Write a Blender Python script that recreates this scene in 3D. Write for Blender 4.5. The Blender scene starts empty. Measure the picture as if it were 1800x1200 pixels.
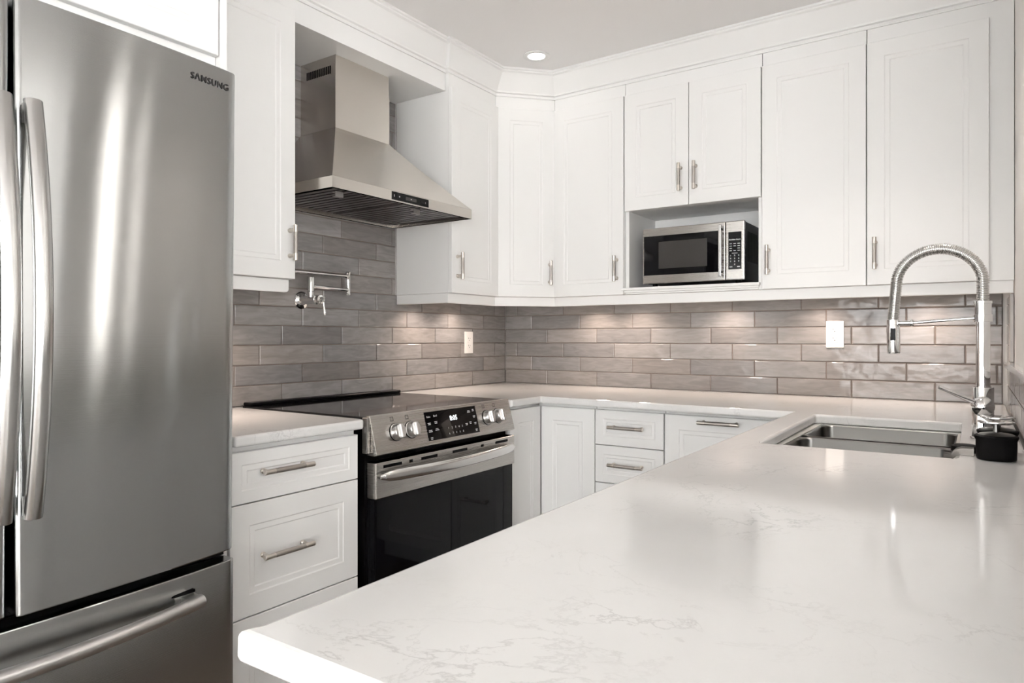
import bpy, bmesh, math, random
from mathutils import Vector, Matrix
random.seed(7)
S = bpy.context.scene
COL = S.collection
PI = math.pi

# ------------------------------------------------------------------ camera
F_PX, YAW, CAM = 1209.4, 0.5979, (2.2956, -3.2705, 1.1719)
PX, PY = 904.47, 593.52
cd = bpy.data.cameras.new('camera'); cam = bpy.data.objects.new('camera', cd); COL.objects.link(cam)
cd.sensor_width = 36.0; cd.lens = F_PX * 36.0 / 1800.0
cd.shift_x = -(PX - 900) / 1800.0
cd.shift_y = (PY - 600) / 1800.0
cd.clip_start = 0.02
cam.location = CAM; cam.rotation_euler = (PI / 2, 0, YAW)
S.camera = cam

# ------------------------------------------------------------------ world, view
w = bpy.data.worlds.new('world'); S.world = w; w.use_nodes = True
bg = w.node_tree.nodes['Background']
bg.inputs[0].default_value = (0.966, 0.966, 0.962, 1); bg.inputs[1].default_value = 11.9
S.view_settings.view_transform = 'Standard'; S.view_settings.look = 'None'
S.view_settings.exposure = -0.05; S.view_settings.gamma = 1.0
S.view_settings.use_curve_mapping = False

def area(name, loc, rot, sx, sy, power, color=(1, 1, 1), shape='RECTANGLE', portal=False, spread=PI):
    l = bpy.data.lights.new(name, 'AREA'); l.shape = shape; l.size = sx
    if shape in ('RECTANGLE', 'ELLIPSE'): l.size_y = sy
    l.energy = power; l.color = color; l.spread = spread
    if portal: l.cycles.is_portal = True
    o = bpy.data.objects.new(name, l); COL.objects.link(o); o.location = loc; o.rotation_euler = rot
    return o
# daylight through the living room windows (behind and right of the camera)
area('rear_window_portal', (3.0, -7.44, 1.25), (PI / 2, 0, PI), 4.6, 2.1, 1, portal=True)
area('side_window_portal', (6.44, -5.05, 1.3), (PI / 2, 0, PI / 2), 4.1, 2.0, 1, portal=True)
WARM = (1.0, 0.82, 0.70)
# lamps under the wall cabinets
PUCKS = [(0.13, -0.80), (0.13, -0.52), (0.62, -0.13), (0.86, -0.13), (1.32, -0.13), (1.72, -0.13), (2.12, -0.13)]
for x, y in PUCKS:
    area('under_cabinet_lamp', (x, y, 1.362), (0, 0, 0), 0.06, 0.06, 1.15, WARM, 'DISK', spread=2.3)
area('under_cabinet_lamp', (0.20, -1.97, 1.362), (0, 0, 0), 0.06, 0.06, 2.2, WARM, 'DISK', spread=2.3)  # extra light added to brighten the counter beside the refrigerator
# unseen fill lights added below the ceiling to brighten room and counter
for x, y, e in [(1.95, -1.15, 3.0), (3.6, -3.2, 3), (3.6, -5.0, 3), (2.6, -5.6, 2)]:
    area('ceiling_fill', (x, y, 2.462), (0, 0, 0), 0.085, 0.085, e, (1.0, 0.90, 0.82), 'DISK', spread=1.75)

# ------------------------------------------------------------------ materials
def srgb(r, g, b):
    f = lambda c: (c / 255 / 12.92) if c / 255 <= 0.04045 else ((c / 255 + 0.055) / 1.055) ** 2.4
    return (f(r), f(g), f(b), 1)
def mat(name, col, rough=0.5, metal=0.0, **kw):
    m = bpy.data.materials.new(name); m.use_nodes = True
    p = m.node_tree.nodes['Principled BSDF']
    p.inputs['Base Color'].default_value = col; p.inputs['Roughness'].default_value = rough
    p.inputs['Metallic'].default_value = metal
    for k, v in kw.items(): p.inputs[k].default_value = v
    return m
def nodes(m): return m.node_tree.nodes, m.node_tree.links, m.node_tree.nodes['Principled BSDF']
def noise_bump(m, scale, strength, dist=0.001, stretch=(1, 1, 1), detail=2):
    n, l, p = nodes(m)
    tc = n.new('ShaderNodeTexCoord'); mp = n.new('ShaderNodeMapping'); mp.inputs['Scale'].default_value = stretch
    nz = n.new('ShaderNodeTexNoise'); nz.inputs['Scale'].default_value = scale; nz.inputs['Detail'].default_value = detail
    b = n.new('ShaderNodeBump'); b.inputs['Strength'].default_value = strength; b.inputs['Distance'].default_value = dist
    l.new(tc.outputs['Object'], mp.inputs[0]); l.new(mp.outputs[0], nz.inputs['Vector'])
    l.new(nz.outputs['Fac'], b.inputs['Height']); l.new(b.outputs[0], p.inputs['Normal'])
    return nz, mp
def brushed(name, col, rough, stretch, tangent, aniso=0.8, bump=0.06):
    """brushed steel: fine streaks along one axis, wider highlights across them"""
    m = mat(name, col, rough, 1.0)
    n, l, p = nodes(m)
    p.inputs['Anisotropic'].default_value = aniso
    c = n.new('ShaderNodeCombineXYZ')
    for i in range(3): c.inputs[i].default_value = tangent[i]
    l.new(c.outputs[0], p.inputs['Tangent'])
    nz, mp = noise_bump(m, 1.0, bump, 0.0005, stretch, 3)
    if bump < 0.05: l.remove(p.inputs['Normal'].links[0])
    rm = n.new('ShaderNodeMapRange'); rm.inputs['To Min'].default_value = rough * 0.95; rm.inputs['To Max'].default_value = rough * 1.06
    l.new(nz.outputs['Fac'], rm.inputs['Value']); l.new(rm.outputs[0], p.inputs['Roughness'])
    return m

M = {}
M['cab'] = mat('white_cabinet_paint', (0.80, 0.797, 0.785, 1), 0.38); noise_bump(M['cab'], 260, 0.02)
M['wall'] = mat('wall_paint', (0.84, 0.82, 0.795, 1), 0.75); noise_bump(M['wall'], 180, 0.05)
M['ceil'] = mat('ceiling_paint', (0.87, 0.86, 0.855, 1), 0.9); noise_bump(M['ceil'], 120, 0.08)
M['trim'] = mat('trim_paint', (0.78, 0.78, 0.77, 1), 0.4); noise_bump(M['trim'], 200, 0.02)
M['case_grey'] = mat('dark_grey_case', (0.25, 0.25, 0.25, 1), 0.8); noise_bump(M['case_grey'], 200, 0.02)  # refrigerator case, its own dark grey
M['fridge'] = brushed('fridge_brushed_steel', (0.475, 0.485, 0.483, 1), 0.13, (0.3, 0.3, 700), (0, 0, 1), 1.0, 0.13)
M['fridge_handle'] = brushed('fridge_handle_steel', (0.50, 0.495, 0.485, 1), 0.22, (500, 500, 6), (1, 0, 0), 0.4, 0.008)
M['fridge_handle_h'] = brushed('freezer_handle_steel', (0.60, 0.59, 0.58, 1), 0.27, (500, 6, 500), (0, 0, 1), 0.4, 0.008)
M['steel'] = brushed('range_brushed_steel', (0.50, 0.48, 0.455, 1), 0.27, (8, 3, 900), (0, 0, 1), 0.6, 0.012)
M['hood'] = brushed('hood_brushed_steel', (0.66, 0.625, 0.58, 1), 0.26, (8, 3, 300), (0, 0, 1), 0.85, 0.02)
M['hood_side'] = M['hood']
M['filter'] = mat('filter_steel', (0.20, 0.19, 0.185, 1), 0.35, 1.0); noise_bump(M['filter'], 300, 0.05)
M['nickel'] = brushed('brushed_nickel', (0.62, 0.58, 0.53, 1), 0.28, (300, 300, 300), (0, 0, 1), 0.2, 0.05)
M['knurl'] = mat('knurled_nickel', (0.42, 0.39, 0.36, 1), 0.38, 1.0)
n, l, p = nodes(M['knurl'])
_tc = n.new('ShaderNodeTexCoord'); _ck = n.new('ShaderNodeTexVoronoi'); _ck.inputs['Scale'].default_value = 900
_b = n.new('ShaderNodeBump'); _b.inputs['Strength'].default_value = 0.6; _b.inputs['Distance'].default_value = 0.0006
l.new(_tc.outputs['Object'], _ck.inputs['Vector']); l.new(_ck.outputs['Distance'], _b.inputs['Height']); l.new(_b.outputs[0], p.inputs['Normal'])
M['chrome'] = mat('chrome', (0.80, 0.80, 0.80, 1), 0.06, 1.0)
M['knobmetal'] = mat('knob_metal', (0.62, 0.61, 0.60, 1), 0.28, 1.0)
M['dullsteel'] = mat('dull_steel', (0.12, 0.11, 0.10, 1), 0.35, 1.0)
M['rimsteel'] = mat('rim_steel', (0.55, 0.545, 0.53, 1), 0.5, 1.0)
M['handle_steel'] = mat('satin_handle_steel', (0.70, 0.69, 0.68, 1), 0.22, 1.0)
M['trimgrey'] = mat('grey_edge_strip', (0.50, 0.49, 0.47, 1), 0.5)
M['freezer_bar'] = mat('freezer_bar_steel', (0.60, 0.59, 0.58, 1), 0.3, 1.0)
M['spring'] = mat('spring_steel', (0.60, 0.595, 0.58, 1), 0.2, 1.0)
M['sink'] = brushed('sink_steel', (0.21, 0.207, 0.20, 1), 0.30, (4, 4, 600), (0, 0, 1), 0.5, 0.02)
M['black'] = mat('black_enamel', (0.004, 0.004, 0.0045, 1), 0.3, **{'Specular IOR Level': 0.1}); noise_bump(M['black'], 200, 0.02)
M['blackgloss'] = mat('black_glass', (0.004, 0.004, 0.005, 1), 0.03, **{'Specular IOR Level': 0.2}); noise_bump(M['blackgloss'], 6, 0.004)
M['cooktop'] = mat('cooktop_glass', (0.010, 0.010, 0.011, 1), 0.06, **{'Specular IOR Level': 0.35}); noise_bump(M['cooktop'], 5, 0.004)
M['rubber'] = mat('black_rubber', (0.004, 0.004, 0.0045, 1), 0.5, **{'Specular IOR Level': 0.12}); noise_bump(M['rubber'], 60, 0.2, 0.001)
M['window_grey'] = mat('oven_screen', (0.045, 0.042, 0.040, 1), 0.12); noise_bump(M['window_grey'], 600, 0.1)
M['print'] = mat('white_print', (0.70, 0.70, 0.70, 1), 0.5); noise_bump(M['print'], 100, 0.01)
M['darkprint'] = mat('dark_print', (0.03, 0.03, 0.03, 1), 0.5); noise_bump(M['darkprint'], 100, 0.01)
M['plastic'] = mat('outlet_plastic', (0.83, 0.81, 0.78, 1), 0.3); noise_bump(M['plastic'], 100, 0.01)
M['grout'] = mat('grout', srgb(118, 106, 98), 0.9); noise_bump(M['grout'], 500, 0.3)
M['lcd'] = mat('lit_digits', (1, 1, 1, 1), 0.4, **{'Emission Color': (0.9, 0.97, 1, 1), 'Emission Strength': 1.0})
M['lens'] = mat('lamp_lens', (1, 1, 1, 1), 0.4, **{'Emission Color': (1, 0.94, 0.86, 1), 'Emission Strength': 15.0})
M['warmboard'] = mat('cabinet_underside', (0.74, 0.70, 0.66, 1), 0.6); noise_bump(M['warmboard'], 200, 0.02)
M['floor'] = mat('oak_floor', srgb(150, 120, 92), 0.35)
n, l, p = nodes(M['floor'])
_tc = n.new('ShaderNodeTexCoord'); _br = n.new('ShaderNodeTexBrick'); _br.inputs['Scale'].default_value = 1.0
_br.inputs['Brick Width'].default_value = 1.4; _br.inputs['Row Height'].default_value = 0.15; _br.inputs['Mortar Size'].default_value = 0.002
_br.inputs['Color1'].default_value = srgb(112, 98, 86); _br.inputs['Color2'].default_value = srgb(92, 80, 70); _br.inputs['Mortar'].default_value = srgb(60, 45, 35)
l.new(_tc.outputs['Object'], _br.inputs['Vector']); l.new(_br.outputs['Color'], p.inputs['Base Color'])

# glazed tile: tone per tile in a colour attribute, streaky glaze, wavy hand-made surface
def tile_mat():
    m = mat('glazed_tile', (0.3, 0.28, 0.27, 1), 0.12, **{'Specular IOR Level': 0.33})
    n, l, p = nodes(m)
    at = n.new('ShaderNodeAttribute'); at.attribute_name = 'tone'
    tc = n.new('ShaderNodeTexCoord')
    mp = n.new('ShaderNodeMapping'); mp.inputs['Scale'].default_value = (4, 4, 22)
    nz = n.new('ShaderNodeTexNoise'); nz.inputs['Scale'].default_value = 2.2; nz.inputs['Detail'].default_value = 6; nz.inputs['Distortion'].default_value = 1.2
    l.new(tc.outputs['Object'], mp.inputs[0]); l.new(mp.outputs[0], nz.inputs['Vector'])
    rm = n.new('ShaderNodeMapRange'); rm.inputs['From Min'].default_value = 0.3; rm.inputs['From Max'].default_value = 0.7
    rm.inputs['To Min'].default_value = 0.86; rm.inputs['To Max'].default_value = 1.14
    l.new(nz.outputs['Fac'], rm.inputs['Value'])
    mx = n.new('ShaderNodeMix'); mx.data_type = 'RGBA'; mx.blend_type = 'MULTIPLY'; mx.inputs['Factor'].default_value = 1
    l.new(at.outputs['Color'], mx.inputs['A']); l.new(rm.outputs[0], mx.inputs['B']); l.new(mx.outputs['Result'], p.inputs['Base Color'])
    mp2 = n.new('ShaderNodeMapping'); mp2.inputs['Scale'].default_value = (7, 7, 11)
    nb = n.new('ShaderNodeTexNoise'); nb.inputs['Scale'].default_value = 1.6; nb.inputs['Detail'].default_value = 2
    l.new(tc.outputs['Object'], mp2.inputs[0]); l.new(mp2.outputs[0], nb.inputs['Vector'])
    b = n.new('ShaderNodeBump'); b.inputs['Strength'].default_value = 0.42; b.inputs['Distance'].default_value = 0.007
    l.new(nb.outputs['Fac'], b.inputs['Height']); l.new(b.outputs[0], p.inputs['Normal'])
    return m
M['tile'] = tile_mat()

def quartz():
    m = mat('veined_quartz', (0.74, 0.72, 0.70, 1), 0.09)
    n, l, p = nodes(m)
    p.inputs['Specular IOR Level'].default_value = 0.5
    tc = n.new('ShaderNodeTexCoord')
    def vein(scale, dist, width, detail):
        a = n.new('ShaderNodeTexNoise'); a.inputs['Scale'].default_value = scale; a.inputs['Detail'].default_value = detail
        a.inputs['Distortion'].default_value = dist; a.inputs['Roughness'].default_value = 0.62
        l.new(tc.outputs['Object'], a.inputs['Vector'])
        s = n.new('ShaderNodeMath'); s.operation = 'SUBTRACT'; s.inputs[1].default_value = 0.5; l.new(a.outputs['Fac'], s.inputs[0])
        ab = n.new('ShaderNodeMath'); ab.operation = 'ABSOLUTE'; l.new(s.outputs[0], ab.inputs[0])
        r = n.new('ShaderNodeMapRange'); r.inputs['From Min'].default_value = 0; r.inputs['From Max'].default_value = width
        r.inputs['To Min'].default_value = 1; r.inputs['To Max'].default_value = 0; l.new(ab.outputs[0], r.inputs['Value'])
        return r
    v1 = vein(2.6, 0.5, 0.007, 11); v2 = vein(6.5, 0.8, 0.010, 9)
    k = n.new('ShaderNodeTexNoise'); k.inputs['Scale'].default_value = 4.5; k.inputs['Detail'].default_value = 5; l.new(tc.outputs['Object'], k.inputs['Vector'])
    kr = n.new('ShaderNodeMapRange'); kr.inputs['From Min'].default_value = 0.46; kr.inputs['From Max'].default_value = 0.64; l.new(k.outputs['Fac'], kr.inputs['Value'])
    a = n.new('ShaderNodeMath'); a.operation = 'MULTIPLY_ADD'; a.inputs[1].default_value = 0.55; l.new(v2.outputs[0], a.inputs[0]); l.new(v1.outputs[0], a.inputs[2])
    b = n.new('ShaderNodeMath'); b.operation = 'MULTIPLY'; l.new(a.outputs[0], b.inputs[0]); l.new(kr.outputs[0], b.inputs[1]); b.use_clamp = True
    c = n.new('ShaderNodeMath'); c.operation = 'MULTIPLY'; c.inputs[1].default_value = 0.48; l.new(b.outputs[0], c.inputs[0])
    cl = n.new('ShaderNodeTexNoise'); cl.inputs['Scale'].default_value = 9; cl.inputs['Detail'].default_value = 6; l.new(tc.outputs['Object'], cl.inputs['Vector'])
    cr = n.new('ShaderNodeMix'); cr.data_type = 'RGBA'; cr.inputs['A'].default_value = (0.66, 0.655, 0.645, 1); cr.inputs['B'].default_value = (0.715, 0.71, 0.70, 1)
    l.new(cl.outputs['Fac'], cr.inputs['Factor'])
    mx = n.new('ShaderNodeMix'); mx.data_type = 'RGBA'; mx.inputs['B'].default_value = (0.40, 0.39, 0.39, 1)
    l.new(c.outputs[0], mx.inputs['Factor']); l.new(cr.outputs['Result'], mx.inputs['A']); l.new(mx.outputs['Result'], p.inputs['Base Color'])
    return m
M['quartz'] = quartz()
M['streak_pane'] = mat('added_streak_pane', (0.2, 0.2, 0.2, 1), 0.9)  # translucent panes for the added slots that streak the refrigerator
_n, _l, _p = nodes(M['streak_pane']); _t = _n.new('ShaderNodeBsdfTranslucent'); _t.inputs[0].default_value = (0.85, 0.835, 0.82, 1)
_l.new(_t.outputs[0], _n['Material Output'].inputs['Surface'])
M['glass'] = mat('window_glass', (1, 1, 1, 1), 0.0, **{'Transmission Weight': 1.0, 'IOR': 1.02})

# ------------------------------------------------------------------ geometry helpers (all in world coordinates)
def box(bm, lo, hi, mi=0):
    x0, y0, z0 = lo; x1, y1, z1 = hi
    v = [bm.verts.new(c) for c in ((x0, y0, z0), (x1, y0, z0), (x1, y1, z0), (x0, y1, z0), (x0, y0, z1), (x1, y0, z1), (x1, y1, z1), (x0, y1, z1))]
    for f in ((0, 3, 2, 1), (4, 5, 6, 7), (0, 1, 5, 4), (1, 2, 6, 5), (2, 3, 7, 6), (3, 0, 4, 7)):
        bm.faces.new([v[i] for i in f]).material_index = mi
    return v
def prism(bm, pts, z0, z1, mi=0):
    a = [bm.verts.new((x, y, z0)) for x, y in pts]; b = [bm.verts.new((x, y, z1)) for x, y in pts]
    bm.faces.new(a[::-1]).material_index = mi; bm.faces.new(b).material_index = mi
    k = len(pts)
    for i in range(k): bm.faces.new((a[i], a[(i + 1) % k], b[(i + 1) % k], b[i])).material_index = mi
class Frame:
    """local frame on a face: u along the width, v up, n outwards"""
    def __init__(s, o, u, n): s.o = Vector(o); s.u = Vector(u).normalized(); s.n = Vector(n).normalized(); s.v = Vector((0, 0, 1))
    def p(s, u, v, n): return s.o + s.u * u + s.v * v + s.n * n
def fbox(bm, fr, u0, u1, v0, v1, n0, n1, mi=0):
    v = [bm.verts.new(fr.p(*c)) for c in ((u0, v0, n0), (u1, v0, n0), (u1, v1, n0), (u0, v1, n0), (u0, v0, n1), (u1, v0, n1), (u1, v1, n1), (u0, v1, n1))]
    for f in ((0, 3, 2, 1), (4, 5, 6, 7), (0, 1, 5, 4), (1, 2, 6, 5), (2, 3, 7, 6), (3, 0, 4, 7)):
        bm.faces.new([v[i] for i in f]).material_index = mi
def axes(d):
    d = Vector(d).normalized(); a = Vector((0, 0, 1)) if abs(d.z) < 0.9 else Vector((1, 0, 0))
    x = d.cross(a).normalized(); return x, d.cross(x).normalized()
def lathe(bm, base, d, prof, seg=24, mi=0, cap=True):
    """prof: list of (radius, distance along d)"""
    base = Vector(base); d = Vector(d).normalized(); x, y = axes(d); rings = []
    for r, h in prof:
        if r < 1e-6: rings.append([bm.verts.new(base + d * h)]); continue
        rings.append([bm.verts.new(base + d * h + (x * math.cos(2 * PI * i / seg) + y * math.sin(2 * PI * i / seg)) * r) for i in range(seg)])
    for a, b in zip(rings, rings[1:]):
        for i in range(seg):
            j = (i + 1) % seg
            if len(a) == 1 and len(b) == 1: break
            if len(a) == 1: f = (a[0], b[i], b[j])
            elif len(b) == 1: f = (a[i], a[j], b[0])
            else: f = (a[i], a[j], b[j], b[i])
            fc = bm.faces.new(f); fc.material_index = mi; fc.smooth = True
    for r in (rings[0], rings[-1]):
        if cap and len(r) > 2: bm.faces.new(r).material_index = mi
def cyl(bm, a, b, r, seg=20, mi=0, r2=None):
    a, b = Vector(a), Vector(b); L = (b - a).length
    lathe(bm, a, b - a, [(r, 0), (r if r2 is None else r2, L)], seg, mi)
def tube(bm, pts, r, seg=12, mi=0, ref=None, ell=None):
    """sweep a circle (or ellipse ell=(a,b), a along ref) along a polyline"""
    pts = [Vector(p) for p in pts]; rings = []; prev = None
    for i, p in enumerate(pts):
        t = (pts[min(i + 1, len(pts) - 1)] - pts[max(i - 1, 0)]).normalized()
        if prev is None:
            x = Vector(ref) if ref else axes(t)[0]
        else: x = prev
        x = (x - t * x.dot(t)).normalized(); y = t.cross(x); prev = x
        rr = r[i] if isinstance(r, (list, tuple)) else r
        ea, eb = (ell[0] * rr, ell[1] * rr) if ell else (rr, rr)
        rings.append([bm.verts.new(p + x * math.cos(2 * PI * k / seg) * ea + y * math.sin(2 * PI * k / seg) * eb) for k in range(seg)])
    for a, b in zip(rings, rings[1:]):
        for k in range(seg):
            f = bm.faces.new((a[k], a[(k + 1) % seg], b[(k + 1) % seg], b[k])); f.smooth = True; f.material_index = mi
    bm.faces.new(rings[0]).material_index = mi; bm.faces.new(rings[-1]).material_index = mi

WL = {}   # world location of each object
def thing(name, label, cat, loc, group=None, kind=None):
    o = bpy.data.objects.new(name, None); COL.objects.link(o); o.location = loc; o.empty_display_size = 0.05
    WL[o.name] = Vector(loc); tag(o, label, cat, group, kind); return o
def tag(o, label=None, cat=None, group=None, kind=None):
    if label: o['label'] = label
    if cat: o['category'] = cat
    if group: o['group'] = group
    if kind: o['kind'] = kind
    return o
def obj(name, bm, mats, parent=None, bev=0, seg=2, label=None, smooth=False, base=False):
    bmesh.ops.recalc_face_normals(bm, faces=bm.faces)
    for e in bm.edges:
        if len(e.link_faces) == 2 and e.calc_face_angle(0) > 0.62: e.smooth = False
    xs = [v.co for v in bm.verts]
    lo = Vector([min(c[i] for c in xs) for i in range(3)]); hi = Vector([max(c[i] for c in xs) for i in range(3)])
    c = (lo + hi) / 2
    if base: c.z = lo.z
    bmesh.ops.translate(bm, verts=bm.verts, vec=-c)
    me = bpy.data.meshes.new(name); bm.to_mesh(me); bm.free()
    for m in (mats if isinstance(mats, (list, tuple)) else [mats]): me.materials.append(M[m] if isinstance(m, str) else m)
    o = bpy.data.objects.new(name, me); COL.objects.link(o); WL[o.name] = c
    o.location = c - (WL[parent.name] if parent else Vector())
    if parent: o.parent = parent
    if bev:
        b = o.modifiers.new('bevel', 'BEVEL'); b.width = bev; b.segments = seg; b.limit_method = 'ANGLE'; b.angle_limit = math.radians(40)
        b.harden_normals = False
    if smooth:
        for f in me.polygons: f.use_smooth = True
    if label: o['label'] = label
    return o
def B(): return bmesh.new()
def struct(o, label=None): o['kind'] = 'structure'; return o
def copy_thing(root, loc, label):
    r = root.copy(); COL.objects.link(r); r.location = loc; r['label'] = label
    for ch in root.children:
        c = ch.copy(); COL.objects.link(c); c.parent = r
        for g in ch.children:
            d = g.copy(); COL.objects.link(d); d.parent = c
    return r
def text(name, s, fr, u, v, n, size, m, parent, align='CENTER', bold=0.0, space=1.0, up=None, sx=1.0, label=None):
    """flat lettering lying on the frame fr, centred at (u,v); up = (v,n) direction of the face if tilted"""
    c = bpy.data.curves.new(name, 'FONT'); c.body = s; c.size = size; c.align_x = align; c.align_y = 'CENTER'; c.offset = bold; c.space_character = space
    c.resolution_u = 3
    t = bpy.data.objects.new(name, c); COL.objects.link(t)
    dg = bpy.context.evaluated_depsgraph_get(); dg.update()
    me = bpy.data.meshes.new_from_object(t.evaluated_get(dg)); bpy.data.objects.remove(t)
    vv = fr.v if up is None else (fr.v * up[0] + fr.n * up[1]).normalized()
    nn = fr.u.cross(vv); 
    if nn.dot(fr.n) < 0: nn = -nn
    base = fr.p(u, v, n)
    for x in me.vertices: x.co = fr.u * x.co.x * sx + vv * x.co.y + nn * 0.0006
    me.materials.clear(); me.materials.append(M[m])
    o = bpy.data.objects.new(name, me); COL.objects.link(o); WL[o.name] = base
    o.location = base - WL[parent.name]; o.parent = parent
    if label: o['label'] = label
    return o

FL = lambda x: Frame((x, 0, 0), (0, 1, 0), (1, 0, 0))      # faces on the left wall: u = y
FB = lambda y: Frame((0, y, 0), (1, 0, 0), (0, -1, 0))     # faces on the back wall: u = x

def panel_door(name, fr, u0, u1, v0, v1, parent, th=0.019, i1=0.058, band=0.017, label=None, n0=0.001):
    """painted door: flat stile, two shallow steps down to the centre panel"""
    bm = B()
    rings = []
    e = 0.0016; d = 0.0020
    for ins, n in ((0, n0), (0, n0 + th - e), (e, n0 + th), (i1, n0 + th), (i1 + 0.0035, n0 + th - d), (i1 + band, n0 + th - d), (i1 + band + 0.0035, n0 + th - 2 * d)):
        rings.append([bm.verts.new(fr.p(*c, n)) for c in ((u0 + ins, v0 + ins), (u1 - ins, v0 + ins), (u1 - ins, v1 - ins), (u0 + ins, v1 - ins))])
    for a, b in zip(rings, rings[1:]):
        for i in range(4): bm.faces.new((a[i], a[(i + 1) % 4], b[(i + 1) % 4], b[i]))
    bm.faces.new(rings[0]); bm.faces.new(rings[-1])
    return obj(name, bm, 'cab', parent, label=label)

def handle(fr, u, v, length, vertical, parent, n0=0.020):
    """bar pull: knurled middle, plain sleeves at the ends, two round posts"""
    st = 0.032; r = 0.0074; sl = length * 0.2
    P = (lambda a, n: fr.p(u, v + a, n)) if vertical else (lambda a, n: fr.p(u + a, v, n))
    h = length / 2
    bm = B()
    dirv = (P(1, 0) - P(0, 0))
    lathe(bm, P(-h, n0 + st), dirv, [(0, 0), (r * 0.85, 0), (r, 0.001), (r, sl), (r * 0.85, sl), (r * 0.85, length - sl), (r, length - sl), (r, length - 0.001), (r * 0.85, length), (0, length)], 20)
    for s in (-1, 1):
        a = s * (h - 0.017)
        lathe(bm, P(a, n0), fr.n, [(0.0078, 0), (0.0078, 0.005), (0.0060, 0.007), (0.0060, st)], 16)
    o = obj('handle', bm, 'nickel', parent)
    bm = B(); lathe(bm, P(-h + sl, n0 + st), dirv, [(r * 0.99, 0), (r * 0.99, length - 2 * sl)], 20)
    obj('grip', bm, 'knurl', o)
    return o

# ------------------------------------------------------------------ room shell
CEIL = 2.475
def wallrun(y): return 2.371 + 0.0072 * -y          # face of the tiled half wall (slightly out of square)
bm = B(); prism(bm, [(-0.2, -7.6), (6.6, -7.6), (6.6, -1.85), (2.53, -1.85), (2.53, 0.2), (-0.2, 0.2)], -0.1, 0.0); struct(obj('floor', bm, 'floor'))
bm = B(); prism(bm, [(-0.2, -7.6), (6.6, -7.6), (6.6, -1.85), (2.53, -1.85), (2.53, 0.2), (-0.2, 0.2)], CEIL, CEIL + 0.1); struct(obj('ceiling', bm, 'ceil'))
bm = B(); box(bm, (-0.15, -7.6, 0), (0.0, 0.15, CEIL)); struct(obj('wall_left', bm, 'wall'))
bm = B(); box(bm, (0.0, 0.0, 0), (2.53, 0.15, CEIL)); struct(obj('wall_back', bm, 'wall'))
bm = B(); box(bm, (2.5305, -1.97, 0), (6.55, -1.85, CEIL)); struct(obj('wall_front', bm, 'wall'))
bm = B()   # rear wall with a wide opening
box(bm, (0.0, -7.55, 0), (0.7, -7.45, CEIL)); box(bm, (5.3, -7.55, 0), (6.55, -7.45, CEIL))
box(bm, (0.7, -7.55, 2.3), (5.3, -7.45, CEIL)); box(bm, (0.7, -7.55, 0), (5.3, -7.45, 0.2)); struct(obj('wall_rear', bm, 'wall'))
bm = B()
box(bm, (6.45, -7.45, 0), (6.55, -7.1, CEIL)); box(bm, (6.45, -3.0, 0), (6.55, -1.9705, CEIL))
box(bm, (6.45, -7.1, 2.3), (6.55, -3.0, CEIL)); box(bm, (6.45, -7.1, 0), (6.55, -3.0, 0.3)); struct(obj('wall_far', bm, 'wall'))
def window(n, fr, u0, u1, v0, v1, cols):
    t = B(); k = 0.05
    fbox(t, fr, u0, u1, v0, v0 + k, -0.05, 0.02); fbox(t, fr, u0, u1, v1 - k, v1, -0.05, 0.02)
    if cols == 0: t.free(); t = B(); fbox(t, fr, u0, u1, v0, v0 + 0.02, -0.02, 0.02)
    for i in range(cols + 1 if cols else 0):
        c = u0 + (u1 - u0 - k) * i / cols
        fbox(t, fr, c, c + k, v0 + k, v1 - k, -0.05, 0.02)
    o = struct(obj('window_%d' % n, t, 'trim'))
    g = B(); fbox(g, fr, u0 + 0.01, u1 - 0.01, v0 + 0.01, v1 - 0.01, -0.012, -0.008); obj('pane', g, 'glass' if cols else 'streak_pane', o)
window(1, Frame((0, -7.5, 0), (1, 0, 0), (0, 1, 0)), 0.7, 5.3, 0.2, 2.3, 4)
window(3, Frame((2.405, 0, 0), (0, 1, 0), (-1, 0, 0)), -1.49, -1.44, 1.12, 2.25, 0)  # added slot out of view, makes the narrow streak on the refrigerator
window(4, Frame((2.405, 0, 0), (0, 1, 0), (-1, 0, 0)), -1.71, -1.61, 1.12, 2.25, 0)  # second added slot out of view, makes the wider streak
window(2, Frame((6.5, 0, 0), (0, 1, 0), (-1, 0, 0)), -7.1, -3.0, 0.3, 2.3, 4)

# half wall with tiled face, stone ledge on top, full wall above it near the corner
YE = -3.1
bm = B(); prism(bm, [(wallrun(0) + 0.0126, 0), (wallrun(YE) + 0.0126, YE), (2.53, YE), (2.53, 0)], 0, 1.0655); struct(obj('wall_half', bm, 'wall'))
# full-height wall above the ledge, with two slots added for refrigerator light streaks, then the opening to the living room
bm = B()
def wx(y): return 2.3852 + 0.004 * -y
def rw(y0, y1, z0, z1): prism(bm, [(wx(y0), y0), (wx(y1), y1), (2.52, y1), (2.52, y0)], z0, z1)
rw(0, -1.44, 1.086, CEIL)
rw(-1.44, -1.49, 1.086, 1.12); rw(-1.44, -1.49, 2.25, CEIL)
rw(-1.49, -1.61, 1.086, CEIL)
rw(-1.61, -1.71, 1.086, 1.12); rw(-1.61, -1.71, 2.25, CEIL)
rw(-1.71, -1.95, 1.086, CEIL)
rw(-1.95, YE, 2.30, CEIL)
struct(obj('wall_right', bm, 'wall'))
bm = B(); prism(bm, [(2.383, -0.19), (2.357, -0.27), (2.408, YE - 0.02), (2.56, YE - 0.02), (2.56, -0.19)], 1.066, 1.086)
tag(obj('window_ledge', bm, 'quartz', bev=0.004), 'pale stone ledge capping the tiled half wall right of the faucet', 'ledge')
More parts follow.
